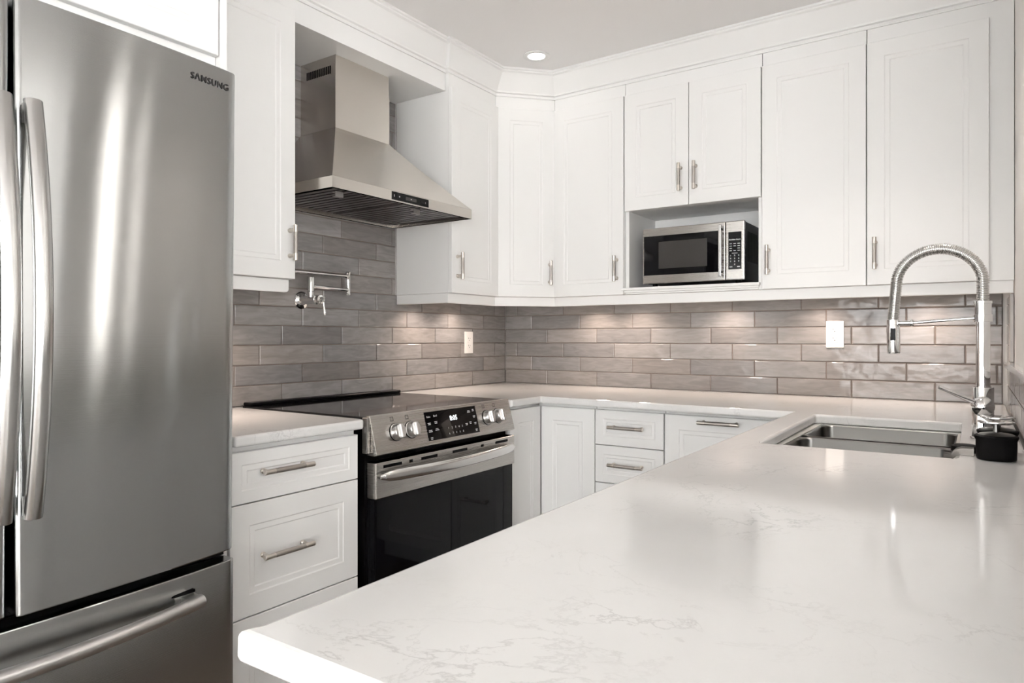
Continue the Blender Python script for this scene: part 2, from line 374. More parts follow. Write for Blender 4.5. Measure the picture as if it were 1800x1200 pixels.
bm = B(); prism(bm, [(2.373, -0.19), (2.374, -0.30), (2.384, -0.30), (2.384, -0.19)], 1.088, 1.325); struct(obj('trim_1', bm, 'trimgrey'))

# ------------------------------------------------------------------ tile backsplashes
TW, TH, TT = 0.307, 0.0763, 0.008
def tiles(name, fr, regions, phases, v_lo, label, thick=TT, seed=1, group=None):
    """rows of 1/3-offset glazed tiles; phases[k] = a joint position for row k mod 3; v_hi_fn(u) = top at u"""
    rnd = random.Random(seed)
    bm = B(); tone = bm.loops.layers.float_color.new('tone')
    g = 0.0016
    todo = []
    for u0, u1, r0, vh in regions:
        row = r0
        while v_lo + row * TH < vh - 0.004: todo.append((u0, u1, row, vh)); row += 1
    for u0, u1, row, vh in todo:
        v0 = v_lo + row * TH; ph = phases[row % 3]
        k = math.floor((u0 - ph) / TW)
        while ph + k * TW < u1:
            a, b = max(u0, ph + k * TW), min(u1, ph + (k + 1) * TW); k += 1
            if b - a < 0.006: continue
            v1 = min(v0 + TH, vh)
            if v1 - v0 < 0.006: continue
            base = rnd.choice([0.92, 1.0, 1.0, 1.06, 1.12, 0.84]) * rnd.uniform(0.95, 1.05)
            warm = rnd.uniform(-0.02, 0.03)
            col = (0.250 * base * (1 + warm), 0.236 * base, 0.230 * base * (1 - warm), 1)
            a += g; b -= g; c0 = v0 + g; c1 = v1 - g; e = 0.0030
            tilt = rnd.uniform(-0.0004, 0.0004); tl2 = rnd.uniform(-0.0004, 0.0004)
            o = [bm.verts.new(fr.p(*q)) for q in ((a, c0, 0.002), (b, c0, 0.002), (b, c1, 0.002), (a, c1, 0.002))]
            s = [bm.verts.new(fr.p(*q)) for q in ((a, c0, thick - 0.0018), (b, c0, thick - 0.0018), (b, c1, thick - 0.0018), (a, c1, thick - 0.0018))]
            q_ = [bm.verts.new(fr.p(*q)) for q in ((a + e, c0 + e, thick + tilt), (b - e, c0 + e, thick + tl2), (b - e, c1 - e, thick - tilt), (a + e, c1 - e, thick - tl2))]
            fs = [bm.faces.new(o), bm.faces.new(q_)]
            for r1, r2 in ((o, s), (s, q_)):
                for i in range(4): fs.append(bm.faces.new((r1[i], r1[(i + 1) % 4], r2[(i + 1) % 4], r2[i])))
            for f in fs:
                for lp in f.loops: lp[tone] = col
    for u0, u1, r0, vh in regions: fbox(bm, fr, u0, u1, v_lo + r0 * TH, vh, 0.0005, thick - 0.0035, 1)
    return tag(obj(name, bm, ['tile', 'grout']), label, 'backsplash', group)
def left_top(u): return 2.27 if -1.735 < u < -0.905 else 1.37
def lt(u):
    return left_top(u)
Z0 = 0.9145
phL = [-0.3148, -0.2155, -0.1092]; phB = [0.2925, 0.1914, 0.0885]
tiles('tile_backsplash', FL(0), [(-2.198, -0.0015, 0, Z0 + 6 * TH), (-1.7395, -0.9055, 6, 2.2725)], phL, Z0, 'grey taupe glazed brick tile backsplash behind the range, from counter up to the hood soffit', seed=3)
tiles('tile_backsplash', FB(0), [(0.0083, 2.3585, 0, Z0 + 6 * TH)], phB, Z0, 'taupe glazed brick tile backsplash along the back wall under the microwave cabinets', seed=11)
_d = Vector((wallrun(-3) - wallrun(0), -3, 0)).normalized()
frR = Frame((wallrun(0) + 0.0125, 0, 0), _d, (-1, 0, 0))
tiles('tile_backsplash', frR, [(0.002, 3.1, 0, 1.0655)], [0.12, 0.02, 0.22], Z0, 'taupe glazed tile facing on the half wall below the stone ledge', thick=0.0125, seed=5)
tiles('tile_backsplash', frR, [(0.002, 0.185, 2, 1.326)], [0.12, 0.02, 0.22], Z0 , 'narrow upright strip of tile in the right corner above the ledge level', thick=0.0125, seed=6)

# ------------------------------------------------------------------ wall cabinets
ZB, ZT, ZF = 1.373, 2.293, 2.36      # door bottom, door top, top of face frame
XF = 0.327                           # carcass face
def carcass(name, label, fr, u0, u1, v0, v1, depth, group='white wall cabinets'):
    c = fr.p((u0 + u1) / 2, v0, -depth / 2)
    t = thing(name, label, 'cabinet', c, group)
    bm = B(); fbox(bm, fr, u0 + 0.0005, u1 - 0.0005, v0, v1, -depth, 0); obj('body', bm, 'cab', t)
    return t
GRP = None
t = carcass('wall_cabinet', 'tall white wall cabinet between the refrigerator and the range hood', FL(XF), -2.198, -1.742, ZB, ZF, XF - 0.002)
d = panel_door('door', FL(XF), -2.193, -1.744, ZB, ZT, t); handle(FL(XF), -1.768, 1.493, 0.12, True, d)
t = carcass('wall_cabinet', 'white wall cabinet directly right of the range hood, handle at its lower left', FL(XF), -0.903, -0.545, ZB, ZF, XF - 0.0095)
d = panel_door('door', FL(XF), -0.902, -0.549, ZB, ZT, t); handle(FL(XF), -0.866, 1.493, 0.12, True, d)
# diagonal corner cabinet
P1, P2 = Vector((XF, -0.543, 0)), Vector((0.532, -XF, 0))
dg_u = (P2 - P1).normalized(); frD = Frame(P1, dg_u, (dg_u.y, -dg_u.x, 0)); LD = (P2 - P1).length
t = thing('corner_wall_cabinet', 'white diagonal corner wall cabinet below the ceiling light', 'cabinet', (0.25, -0.25, ZB))
bm = B(); prism(bm, [(0.01, -0.01), (0.01, -0.543), (XF, -0.543), (0.532, -XF), (0.532, -0.01)], ZB, ZF); obj('body', bm, 'cab', t)
d = panel_door('door', frD, 0.008, LD - 0.006, ZB, ZT, t); handle(frD, LD - 0.032, 1.490, 0.12, True, d)
t = carcass('wall_cabinet', 'white wall cabinet between the diagonal corner cabinet and the microwave', FB(-XF), 0.534, 0.917, ZB, ZF, XF - 0.0095)
d = panel_door('door', FB(-XF), 0.538, 0.915, ZB, ZT, t); handle(FB(-XF), 0.883, 1.493, 0.12, True, d)
# microwave cabinet: two doors above an open niche
t = thing('microwave_cabinet', 'white cabinet with two short doors over the open microwave niche', 'cabinet', (1.228, -0.17, ZB))
N0, N1, NZ0, NZ1 = 0.936, 1.522, 1.403, 1.757
bm = B()
fbox(bm, FB(-XF), 0.919, 1.537, NZ1, ZF, -(XF - 0.01), 0)                       # upper box
fbox(bm, FB(-XF), 0.919, N0, ZB, NZ1, -(XF - 0.01), 0); fbox(bm, FB(-XF), N1, 1.537, ZB, NZ1, -(XF - 0.01), 0)
fbox(bm, FB(-XF), N0, N1, ZB, NZ1, -(XF - 0.01), -(XF - 0.02))                 # back panel
obj('body', bm, 'cab', t)
bm = B(); fbox(bm, FB(-XF), N0, N1, ZB, NZ0, -(XF - 0.021), 0.0); 
fbox(bm, FB(-XF), 0.905, 1.530, NZ0 - 0.012, NZ0, 0.0, 0.022)                  # protruding shelf nosing
fbox(bm, FB(-XF), 0.915, 1.526, NZ0 - 0.022, NZ0 - 0.012, 0.0, 0.014)
fbox(bm, FB(-XF), 0.922, 1.522, ZB, NZ0 - 0.022, 0.0, 0.006)
obj('shelf', bm, 'cab', t, bev=0.002)
d = panel_door('door', FB(-XF), 0.9205, 1.2265, NZ1, ZT, t); handle(FB(-XF), 1.193, 1.877, 0.122, True, d)
d = panel_door('door', FB(-XF), 1.2295, 1.5355, NZ1, ZT, t); handle(FB(-XF), 1.261, 1.877, 0.122, True, d)
t = carcass('wall_cabinet', 'tall white wall cabinet directly right of the microwave', FB(-XF), 1.539, 1.926, ZB, ZF, XF - 0.0095)
d = panel_door('door', FB(-XF), 1.5405, 1.926, ZB, ZT, t); handle(FB(-XF), 1.567, 1.490, 0.12, True, d)
t = carcass('wall_cabinet', 'white wall cabinet at the right end, behind the arched faucet', FB(-XF), 1.928, 2.3852, ZB, ZF, XF - 0.0095)
d = panel_door('door', FB(-XF), 1.9295, 2.313, ZB, ZT, t); handle(FB(-XF), 1.958, 1.490, 0.12, True, d)
# over-fridge cabinet and tall side panel
XO = 0.632
t = carcass('refrigerator_cabinet', 'white cabinet above the stainless refrigerator', FL(XO), -3.17, -2.222, 1.875, ZF, XO - 0.002)
panel_door('door', FL(XO), -2.694, -2.224, 1.905, ZT, t); panel_door('door', FL(XO), -3.166, -2.697, 1.905, ZT, t)
bm = B(); box(bm, (0.002, -2.2205, 0.0), (0.652, -2.2005, ZF)); tag(obj('side_panel', bm, 'cab', bev=0.001, base=True), 'narrow white upright panel between refrigerator and drawer cabinet', 'panel', 'refrigerator side panels')
bm = B(); box(bm, (0.002, -3.24, 0.0), (0.652, -3.22, ZF)); tag(obj('side_panel', bm, 'cab', bev=0.001, base=True), 'white upright panel on the far left side of the refrigerator', 'panel', 'refrigerator side panels')

# soffit box over the hood
bm = B(); box(bm, (0.0, -1.7405, 2.274), (0.310, -0.9045, CEIL - 0.001)); struct(obj('trim_2', bm, 'cab', bev=0.001))
# boards from cabinet tops to the ceiling (behind the crown)
# crown moulding: profile swept along the cabinet faces
PROF = [(0, 2.352), (0.006, 2.352), (0.0065, 2.3585), (0.002, 2.361), (0.002, 2.367), (0.010, 2.370), (0.011, 2.377), (0.055, 2.452), (0.064, 2.457), (0.064, 2.463), (0.070, 2.466), (0.070, CEIL - 0.0005), (0, CEIL - 0.0005)]
def sweep(name, path, prof, m='cab', struct_=True, parent=None):
    """path: list of (x,y) along the face, room on the right-hand side of travel"""
    pts = [Vector((x, y)) for x, y in path]; bm = B(); rings = []
    for i, p in enumerate(pts):
        nrm = []
        if i > 0: d = (p - pts[i - 1]).normalized(); nrm.append(Vector((d.y, -d.x)))
        if i < len(pts) - 1: d = (pts[i + 1] - p).normalized(); nrm.append(Vector((d.y, -d.x)))
        if len(nrm) == 2:
            b = (nrm[0] + nrm[1]); b = b / (b.length ** 2) * 2
        else: b = nrm[0]
        rings.append([bm.verts.new((p.x + b.x * o, p.y + b.y * o, z)) for o, z in prof])
    k = len(prof)
    for a, b in zip(rings, rings[1:]):
        for i in range(k): bm.faces.new((a[i], a[(i + 1) % k], b[(i + 1) % k], b[i]))
    bm.faces.new(rings[0]); bm.faces.new(rings[-1])
    o = obj(name, bm, m, parent)
    return struct(o) if struct_ else o
sweep('trim_3', [(0.312, -0.9035), (XF, -0.9035), (XF, -0.543), (0.532, -XF), (2.385, -XF)], PROF)
sweep('trim_4', [(0.311, -1.7395), (0.311, -0.905)], PROF)
sweep('trim_5', [(XF, -2.196), (XF, -1.7405)], PROF)
sweep('trim_6', [(XO, -3.24), (XO, -2.2), (0.40, -2.2)], PROF)
for i, (lo, hi) in enumerate([((0.0, -2.2, ZF), (XF - 0.001, -1.742, CEIL - 0.001)), ((0.0, -3.24, ZF), (XO - 0.001, -2.2, CEIL - 0.001)), ((0.53, -XF + 0.001, ZF), (2.383, 0.0, CEIL - 0.001))]):
    bm = B(); box(bm, lo, hi); struct(obj('trim_%d' % (7 + i), bm, 'cab'))
bm = B(); prism(bm, [(0.0, 0.0), (0.0, -0.903), (XF - 0.001, -0.903), (XF - 0.001, -0.543), (0.529, -XF + 0.001), (0.529, 0.0)], ZF, CEIL - 0.001); struct(obj('trim_10', bm, 'cab'))

# light rails under the wall cabinets
RP = [(-0.016, 1.328), (-0.003, 1.328), (0.0, 1.3305), (0.0, 1.3715), (-0.016, 1.3715)]
bm = B()
o = sweep('light_rail', [(0.010, -0.902), (XF - 0.004, -0.902), (XF - 0.004, -0.545), (0.530, -XF + 0.004), (2.3825, -XF + 0.004)], RP, 'cab', False)
bm.free(); tag(o, 'white light rail running under the wall cabinets from hood to faucet', 'moulding')
bm = B()
for (a, b) in (((XF - 0.020, -2.198), (XF - 0.004, -1.752)), ):
    r = 0.012; z0, z1 = 1.328, 1.3715
    prof = [(-2.198, z0), (-1.752 - r, z0)] + [(-1.752 - r + r * math.sin(k * PI / 12), z0 + r - r * math.cos(k * PI / 12)) for k in range(1, 7)] + [(-1.752, z1), (-2.198, z1)]
    A_ = [bm.verts.new((a[0], y, z)) for y, z in prof]; C_ = [bm.verts.new((b[0], y, z)) for y, z in prof]
    bm.faces.new(A_); bm.faces.new(C_)
    for i in range(len(prof)): bm.faces.new((A_[i], A_[(i + 1) % len(prof)], C_[(i + 1) % len(prof)], C_[i]))
tag(obj('light_rail', bm, 'cab', bev=0.002), 'short white light rail under the wall cabinet left of the hood', 'moulding')

# ------------------------------------------------------------------ base cabinets
XB = 0.652     # door backs on left wall; faces at +0.02
BT = 0.872
def base_body(label, fr, u0, u1, depth, name='base_cabinet'):
    t = thing(name, label, 'cabinet', fr.p((u0 + u1) / 2, 0, -depth / 2), 'white base cabinets')
    bm = B(); fbox(bm, fr, u0 + 0.0005, u1 - 0.0005, 0.1, 0.882, -depth, 0); obj('body', bm, 'cab', t)
    bm = B(); fbox(bm, fr, u0 + 0.001, u1 - 0.001, 0.0, 0.0995, -depth, -0.06); obj('toe_kick', bm, 'cab', t)
    return t
XBB = 0.635
t = base_body('white drawer cabinet between the refrigerator and the range', FL(XBB), -2.198, -1.744, XBB - 0.002)
for v0, v1, hv, ii in ((0.726, 0.865, 0.806, 0.034), (0.418, 0.7225, 0.575, 0.058), (0.105, 0.4145, 0.27, 0.058)):
    d = panel_door('drawer', FL(XBB), -2.194, -1.745, v0, v1, t, i1=ii); handle(FL(XBB), -2.027, hv, 0.168, False, d)
YB = -0.640
t = thing('corner_base_cabinet', 'white corner base cabinet with two plain doors right of the range', 'cabinet', (0.4, -0.4, 0))
bm = B(); prism(bm, [(0.002, -0.002), (0.002, -0.902), (0.640, -0.902), (0.640, -0.640), (0.929, -0.640), (0.929, -0.002)], 0.1, 0.882); obj('body', bm, 'cab', t)
bm = B(); prism(bm, [(0.002, -0.002), (0.002, -0.902), (0.58, -0.902), (0.58, -0.58), (0.929, -0.58), (0.929, -0.002)], 0.0, 0.0995); obj('toe_kick', bm, 'cab', t)
panel_door('door', FL(0.640), -0.900, -0.662, 0.105, 0.868, t); panel_door('door', FB(-0.640), 0.662, 0.929, 0.105, 0.868, t)
t = base_body('white three-drawer cabinet in the middle of the back counter run', FB(YB), 0.931, 1.240, 0.636)
for v0, v1, hv in ((0.722, 0.868, 0.800), (0.563, 0.7185, 0.643), (0.105, 0.5595, 0.40)):
    d = panel_door('drawer', FB(YB), 0.9325, 1.2385, v0, v1, t, i1=0.036, band=0.014); handle(FB(YB), 1.083, hv, 0.158, False, d)
t = base_body('white base cabinet with one tall panelled front beside the peninsula', FB(YB), 1.242, 1.775, 0.636)
d = panel_door('door', FB(YB), 1.2435, 1.72, 0.105, 0.868, t, i1=0.058); handle(FB(YB), 1.466, 0.846, 0.16, False, d)

# peninsula base: hollow around the sink
t = thing('peninsula_cabinet', 'white peninsula base under the big quartz counter in the foreground', 'cabinet', (2.08, -1.8, 0))
bm = B()
box(bm, (1.800, -2.872, 0.1), (1.818, -0.664, 0.882)); box(bm, (1.818, -2.872, 0.1), (2.366, -2.854, 0.882)); box(bm, (1.818, -0.682, 0.1), (2.366, -0.664, 0.882))
box(bm, (2.350, -2.854, 0.1), (2.366, -0.682, 0.882)); box(bm, (1.818, -2.854, 0.1), (2.350, -0.682, 0.118)); box(bm, (1.818, -1.66, 0.118), (2.350, -1.642, 0.882))
obj('body', bm, 'cab', t)
bm = B(); box(bm, (1.86, -2.82, 0), (2.36, -0.67, 0.0995)); obj('toe_kick', bm, 'cab', t)
frP = Frame((1.800, 0, 0), (0, 1, 0), (-1, 0, 0))
for a, b in ((-1.10, -0.70), (-1.55, -1.11), (-2.20, -1.56), (-2.86, -2.21)):
    panel_door('door', frP, a, b - 0.002, 0.105, 0.868, t)

# ------------------------------------------------------------------ countertops
def round_poly(pts, rad, idx, seg=6):
    out = []
    for i, p in enumerate(pts):
        if i not in idx: out.append(p); continue
        p = Vector(p); a = Vector(pts[i - 1]); b = Vector(pts[(i + 1) % len(pts)])
        da, db = (a - p).normalized(), (b - p).normalized()
        for k in range(seg + 1):
            t_ = k / seg; q = p + da * rad * (1 - t_) ** 2 + db * rad * t_ ** 2
            out.append((q.x, q.y))
    return out
CT, CB = 0.914, 0.884
def slab(name, pts, label, hole=None):
    bm = B()
    if hole is None:
        prism(bm, pts, CB, CT)
    else:
        for z in (CB, CT):
            vo = [bm.verts.new((x, y, z)) for x, y in pts]; vh = [bm.verts.new((x, y, z)) for x, y in hole]
            es = [bm.edges.new((v[i], v[(i + 1) % len(v)])) for v in (vo, vh) for i in range(len(v))]
            r = bmesh.ops.triangle_fill(bm, use_beauty=True, use_dissolve=False, edges=es)
            if z == CB: lo = (vo, vh)
            else: hi = (vo, vh)
        for a, b in zip(lo, hi):
            for i in range(len(a)): bm.faces.new((a[i], a[(i + 1) % len(a)], b[(i + 1) % len(a)], b[i]))
    return tag(obj(name, bm, 'quartz', bev=0.007, seg=3), label, 'countertop')
slab('countertop', [(0.009, -2.1995), (0.009, -1.732), (0.660, -1.732), (0.672, -1.738), (0.682, -1.748), (0.686, -2.1995)], 'short white quartz countertop between refrigerator and range')
# sink opening (slightly rotated with the peninsula)
HOLE = [(1.829, -0.784), (2.2425, -0.784), (2.2515, -1.520), (1.839, -1.530)]
HP = round_poly(HOLE, 0.012, (0, 1, 2, 3), 3)
slab('countertop', [(0.009, -0.009), (0.009, -0.921), (0.683, -0.921), (0.684, -0.700), (1.746, -0.735), (1.7585, -2.80), (1.757, -2.886), (1.7475, -2.9065), (2.386, -2.9065), (2.3685, -0.009)],
     'large white veined quartz countertop wrapping the corner and forming the peninsula', HP)

# ------------------------------------------------------------------ sink
t = thing('kitchen_sink', 'double bowl stainless undermount sink set in the peninsula counter', 'sink', (2.04, -1.15, 0.68))
def rrect(x0, x1, y0, y1, r, z, seg=5):
    out = []
    for cx_, cy_, a0 in ((x1 - r, y1 - r, 0), (x0 + r, y1 - r, 90), (x0 + r, y0 + r, 180), (x1 - r, y0 + r, 270)):
        for k in range(seg + 1):
            a = math.radians(a0 + 90 * k / seg); out.append(Vector((cx_ + r * math.cos(a), cy_ + r * math.sin(a), z)))
    return out
def bowl(y0, y1, z1, zb, r=0.035):
    bm = B(); x0, x1 = 1.852, 2.232
    specs = [(-0.008, z1), (0.0, z1), (0.003, z1 - 0.004), (0.008, zb + 0.03), (0.016, zb + 0.010), (0.03, zb)]
    rings = [[bm.verts.new(v) for v in rrect(x0 + i, x1 - i, y0 + i, y1 - i, max(r - i * 0.3, 0.012), z)] for i, z in specs]
    for a, b in zip(rings, rings[1:]):
        for i in range(len(a)):
            f = bm.faces.new((a[i], a[(i + 1) % len(a)], b[(i + 1) % len(a)], b[i])); f.smooth = True
    bm.faces.new(rings[-1]); return bm
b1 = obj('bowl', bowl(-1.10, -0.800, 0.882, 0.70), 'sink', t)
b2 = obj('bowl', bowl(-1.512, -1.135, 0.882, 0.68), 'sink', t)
for cx_, cy_, zz, pb in ((2.045, -0.95, 0.7005, b1), (2.045, -1.32, 0.6805, b2)):
    bm = B(); lathe(bm, (cx_, cy_, zz), (0, 0, 1), [(0.045, 0), (0.045, 0.002), (0.036, 0.003), (0.03, 0.001), (0.0, 0.001)], 24); obj('drain', bm, 'sink', pb)
bm = B(); box(bm, (1.835, -1.134, 0.874), (2.24, -1.101, 0.8805)); obj('divider', bm, 'sink', t, bev=0.002)
bm = B()   # flat rim under the stone
for lo, hi in (((1.822, -1.535, 0.8785), (1.850, -0.780, 0.8835)), ((2.234, -1.535, 0.8785), (2.262, -0.780, 0.8835)), ((1.850, -0.799, 0.8785), (2.234, -0.780, 0.8835)), ((1.850, -1.535, 0.8785), (2.234, -1.513, 0.8835))):
    box(bm, lo, hi)
obj('rim', bm, 'rimsteel', t)

# ------------------------------------------------------------------ faucet
FX, FY = 2.295, -1.15
t = thing('kitchen_faucet', 'tall chrome faucet with coiled spring arch and side lever', 'faucet', (FX, FY, CT))
bm = B(); lathe(bm, (FX, FY, CT + 0.0005), (0, 0, 1), [(0.0, 0), (0.028, 0), (0.028, 0.004), (0.0238, 0.006), (0.0238, 0.130), (0.0228, 0.132), (0.0, 0.132)], 40); obj('base', bm, 'chrome', t)
bm = B(); lathe(bm, (FX, FY, CT + 0.132), (0, 0, 1), [(0.0, 0), (0.0175, 0), (0.0175, 0.003), (0.0157, 0.0035), (0.0157, 0.166), (0.0, 0.166)], 40); obj('column', bm, 'chrome', t)
ZC = 1.2125
bm = B(); lathe(bm, (FX, FY, ZC), (0, 0, 1), [(0, 0), (0.0205, 0), (0.0205, 0.0185), (0.0185, 0.019), (0.0185, 0.046), (0.0200, 0.0465), (0.0200, 0.053), (0, 0.053)], 40)
obj('collar', bm, 'chrome', t)
# arch: hose inside a spring coil
R_A = 0.0968; zs = ZC + 0.053; za = 1.315
# small yaw so that the spray head sits over the bowls
ax = Vector((-1, 0.0, 0)).normalized()
path = [Vector((FX, FY, zs + (za - zs) * k / 4)) for k in range(5)]
for k in range(1, 33):
    a = PI * k / 32; path.append(Vector((FX, FY, za)) + ax * (R_A - R_A * math.cos(a)) + Vector((0, 0, R_A * 0.93 * math.sin(a))))
hx = FX - 2 * R_A
for k in range(1, 9): path.append(Vector((hx - 0.001 * k, FY, za - (za - 1.218) * k / 8)))
bm = B(); tube(bm, path, 0.0115, 14, ref=(0, 1, 0)); obj('hose', bm, 'spring', t)
# coil
L = [0]
for a, b in zip(path, path[1:]): L.append(L[-1] + (b - a).length)
def at(s):
    for i in range(len(L) - 1):
        if s <= L[i + 1] + 1e-9:
            f = (s - L[i]) / (L[i + 1] - L[i]); return path[i].lerp(path[i + 1], f), (path[i + 1] - path[i]).normalized()
    return path[-1], (path[-1] - path[-2]).normalized()
pitch = 0.0043; turns = int(L[-1] / pitch); cp = []; N = turns * 14
for i in range(N + 1):
    s = L[-1] * i / N; p_, t_ = at(s); sd = Vector((0, 1, 0)); up_ = t_.cross(sd).normalized(); a = 2 * PI * i / 14
    cp.append(p_ + (sd * math.cos(a) + up_ * math.sin(a)) * 0.0128)
bm = B(); tube(bm, cp, 0.0017, 6); obj('spring_coil', bm, 'spring', t)
# spray head
px_, pz_ = path[-1].x, path[-1].z
bm = B(); lathe(bm, (px_, FY, pz_ + 0.002), (0.02, 0, -1), [(0, 0), (0.0158, 0), (0.0158, 0.013), (0.0145, 0.0135), (0.0145, 0.016), (0.0163, 0.0165), (0.0163, 0.085), (0.0150, 0.090), (0.0130, 0.091), (0.0, 0.091)], 32)
hd = obj('spray_head', bm, 'chrome', t)
bm = B(); v = Vector(CAM) - Vector((px_, FY, pz_)); v.z = 0; v.normalize()
s_ = v.cross(Vector((0, 0, 1)))
frS = Frame((px_, FY, 0), s_, v)
fbox(bm, frS, -0.0062, 0.0062, pz_ - 0.053, pz_ - 0.020, 0.0142, 0.0172); obj('spray_button', bm, 'black', hd, bev=0.002)
# support rod between collar and head
bm = B(); tube(bm, [(FX - 0.015, FY - 0.004, ZC + 0.010), (FX - 0.10, FY - 0.006, ZC + 0.004), (px_ + 0.045, FY - 0.006, ZC - 0.001)], 0.0042, 12)
lathe(bm, (px_ + 0.050, FY - 0.006, ZC - 0.001), (-1, 0, 0), [(0, 0), (0.006, 0), (0.0095, 0.003), (0.0095, 0.008), (0.006, 0.010), (0.006, 0.036), (0, 0.036)], 20)
obj('support_rod', bm, 'chrome', t)
# ball and lever on the camera side
bx_, by_, bz_ = FX + 0.000, FY - 0.027, 0.999
bm = B(); prof = [(0.0255 * math.sin(PI * k / 14), 0.0255 - 0.0255 * math.cos(PI * k / 14)) for k in range(15)]
prof[0] = (0, 0); prof[-1] = (0, 0.051)
lathe(bm, (bx_, by_ + 0.0255, bz_), (0, -1, 0), prof, 28)
lv = obj('lever_joint', bm, 'chrome', t)
bm = B(); tube(bm, [(bx_ - 0.018, by_ - 0.012, bz_ + 0.012), (bx_ - 0.055, by_ - 0.025, bz_ + 0.029), (bx_ - 0.093, by_ - 0.036, bz_ + 0.0475)], [0.0055, 0.0048, 0.0045], 14); obj('lever', bm, 'chrome', lv)

# ------------------------------------------------------------------ sink stoppers and steel holder beside the faucet
def stopper(loc, label):
    t = thing('sink_stopper', label, 'sink stopper', loc, 'sink stoppers beside the faucet')
    x, y, z = loc
    bm = B(); lathe(bm, (x, y, z), (0, 0, 1), [(0, 0.0005), (0.0345, 0.0005), (0.0360, 0.003), (0.0365, 0.040), (0.0395, 0.046), (0.0395, 0.050), (0.036, 0.052), (0, 0.052)], 40); obj('plug', bm, 'rubber', t)
    bm = B(); lathe(bm, (x, y, z + 0.0525), (0, 0, 1), [(0.033, 0), (0.030, 0.002), (0.012, 0.005), (0.006, 0.006), (0.0055, 0.023), (0.0, 0.023)], 36); obj('lid', bm, 'sink', t)
    bm = B(); lathe(bm, (x, y, z + 0.0755), (0, 0, 1), [(0, 0), (0.028, 0.0005), (0.0335, 0.003), (0.033, 0.0055), (0.026, 0.0065), (0, 0.0068)], 36); obj('knob', bm, 'chrome', t)
    return t
SA = stopper((2.3185, -1.49, CT), 'black rubber sink stopper with chrome disc handle, the nearer of the two')
copy_thing(SA, (2.3225, -1.385, CT), 'black rubber sink stopper half hidden behind the nearer one')
bm = B()   # bent steel strip
pts = [(2.215, -1.455, 0.905), (2.228, -1.440, 0.905), (2.240, -1.430, 0.912), (2.256, -1.428, 0.9185), (2.270, -1.430, 0.9185), (2.283, -1.44, 0.9175)]
t = thing('sink_caddy', 'small steel holder with black pad between sink and stoppers', 'sink caddy', (2.25, -1.42, CT))
bm = B()
for dy in (0.0, 0.030):
    P_ = [(2.222, 0.907), (2.236, 0.907), (2.246, 0.9185), (2.256, 0.9225), (2.279, 0.9225)]
    for (xa, za_), (xb, zb_) in zip(P_, P_[1:]):
        vs = [bm.verts.new(c) for c in ((xa, -1.472 + dy, za_ + 0.0075), (xb, -1.472 + dy, zb_ + 0.0075), (xb, -1.472 + dy, zb_ - 0.0075), (xa, -1.472 + dy, za_ - 0.0075), (xa, -1.470 + dy, za_ + 0.0075), (xb, -1.470 + dy, zb_ + 0.0075), (xb, -1.470 + dy, zb_ - 0.0075), (xa, -1.470 + dy, za_ - 0.0075))]
        for f in ((0, 1, 2, 3), (7, 6, 5, 4), (0, 4, 5, 1), (2, 6, 7, 3), (1, 5, 6, 2), (0, 3, 7, 4)): bm.faces.new([vs[i] for i in f])
box(bm, (2.252, -1.4718, 0.9146), (2.272, -1.4402, 0.9160)); box(bm, (2.252, -1.4718, 0.9160), (2.256, -1.4402, 0.917)); obj('frame', bm, 'dullsteel', t)
bm = B(); lathe(bm, (2.262, -1.415, CT + 0.0008), (0, 0, 1), [(0, 0), (0.026, 0), (0.028, 0.004), (0.026, 0.013), (0.018, 0.017), (0, 0.018)], 30); obj('pad', bm, 'rubber', t)

# ------------------------------------------------------------------ range
RY0, RY1, RM = -1.722, -0.925, -1.3235
t = thing('range', 'stainless slide-in electric range with black glass top and oven door', 'range', (0.35, RM, 0))
bm = B(); box(bm, (0.012, RY0 + 0.006, 0.05), (0.655, RY1 - 0.004, 0.905)); obj('body', bm, 'black', t)
bm = B(); box(bm, (0.012, RY0 + 0.001, 0.9055), (0.655, RY1 + 0.0, 0.9175)); obj('cooktop', bm, 'cooktop', t, bev=0.003)
bm = B(); box(bm, (0.012, RY0 + 0.004, 0.918), (0.062, RY1 - 0.002, 0.931)); g_ = obj('rear_vent', bm, 'black', t, bev=0.005, seg=3)
bm = B()
for k in range(2): box(bm, (0.024 + 0.016 * k, RM - 0.28, 0.9312), (0.032 + 0.016 * k, RM + 0.28, 0.9322))
obj('vent_slot', bm, 'blackgloss', g_)
# control panel: wedge with tilted face
CPT = (0.667, 0.921); CPB = (0.700, 0.797)      # (x,z) of top and bottom edge of the face
bm = B()
prof = [(0.648, 0.905), (0.648, 0.9195), CPT, CPB, (0.690, 0.792), (0.656, 0.792)]
ya, yb = RY0 + 0.014, RY1 - 0.001
A_ = [bm.verts.new((x, ya, z)) for x, z in prof]; C_ = [bm.verts.new((x, yb, z)) for x, z in prof]
bm.faces.new(A_); bm.faces.new(C_)
for i in range(6): bm.faces.new((A_[i], A_[(i + 1) % 6], C_[(i + 1) % 6], C_[i]))
cpn = obj('control_panel', bm, 'steel', t, bev=0.0025)
bm = B(); box(bm, (0.648, RY0 + 0.0, 0.80), (0.672, RY0 + 0.0135, 0.917)); obj('side_trim', bm, 'steel', t, bev=0.003)
tv = Vector((CPT[0] - CPB[0], 0, CPT[1] - CPB[1])).normalized(); tn = Vector((tv.z, 0, -tv.x))
class TFrame(Frame):
    pass
frC = Frame((CPB[0], 0, CPB[1]), (0, 1, 0), tn); frC.v = tv       # v = 0 at bottom edge, 0.128 at top
LF = 0.128
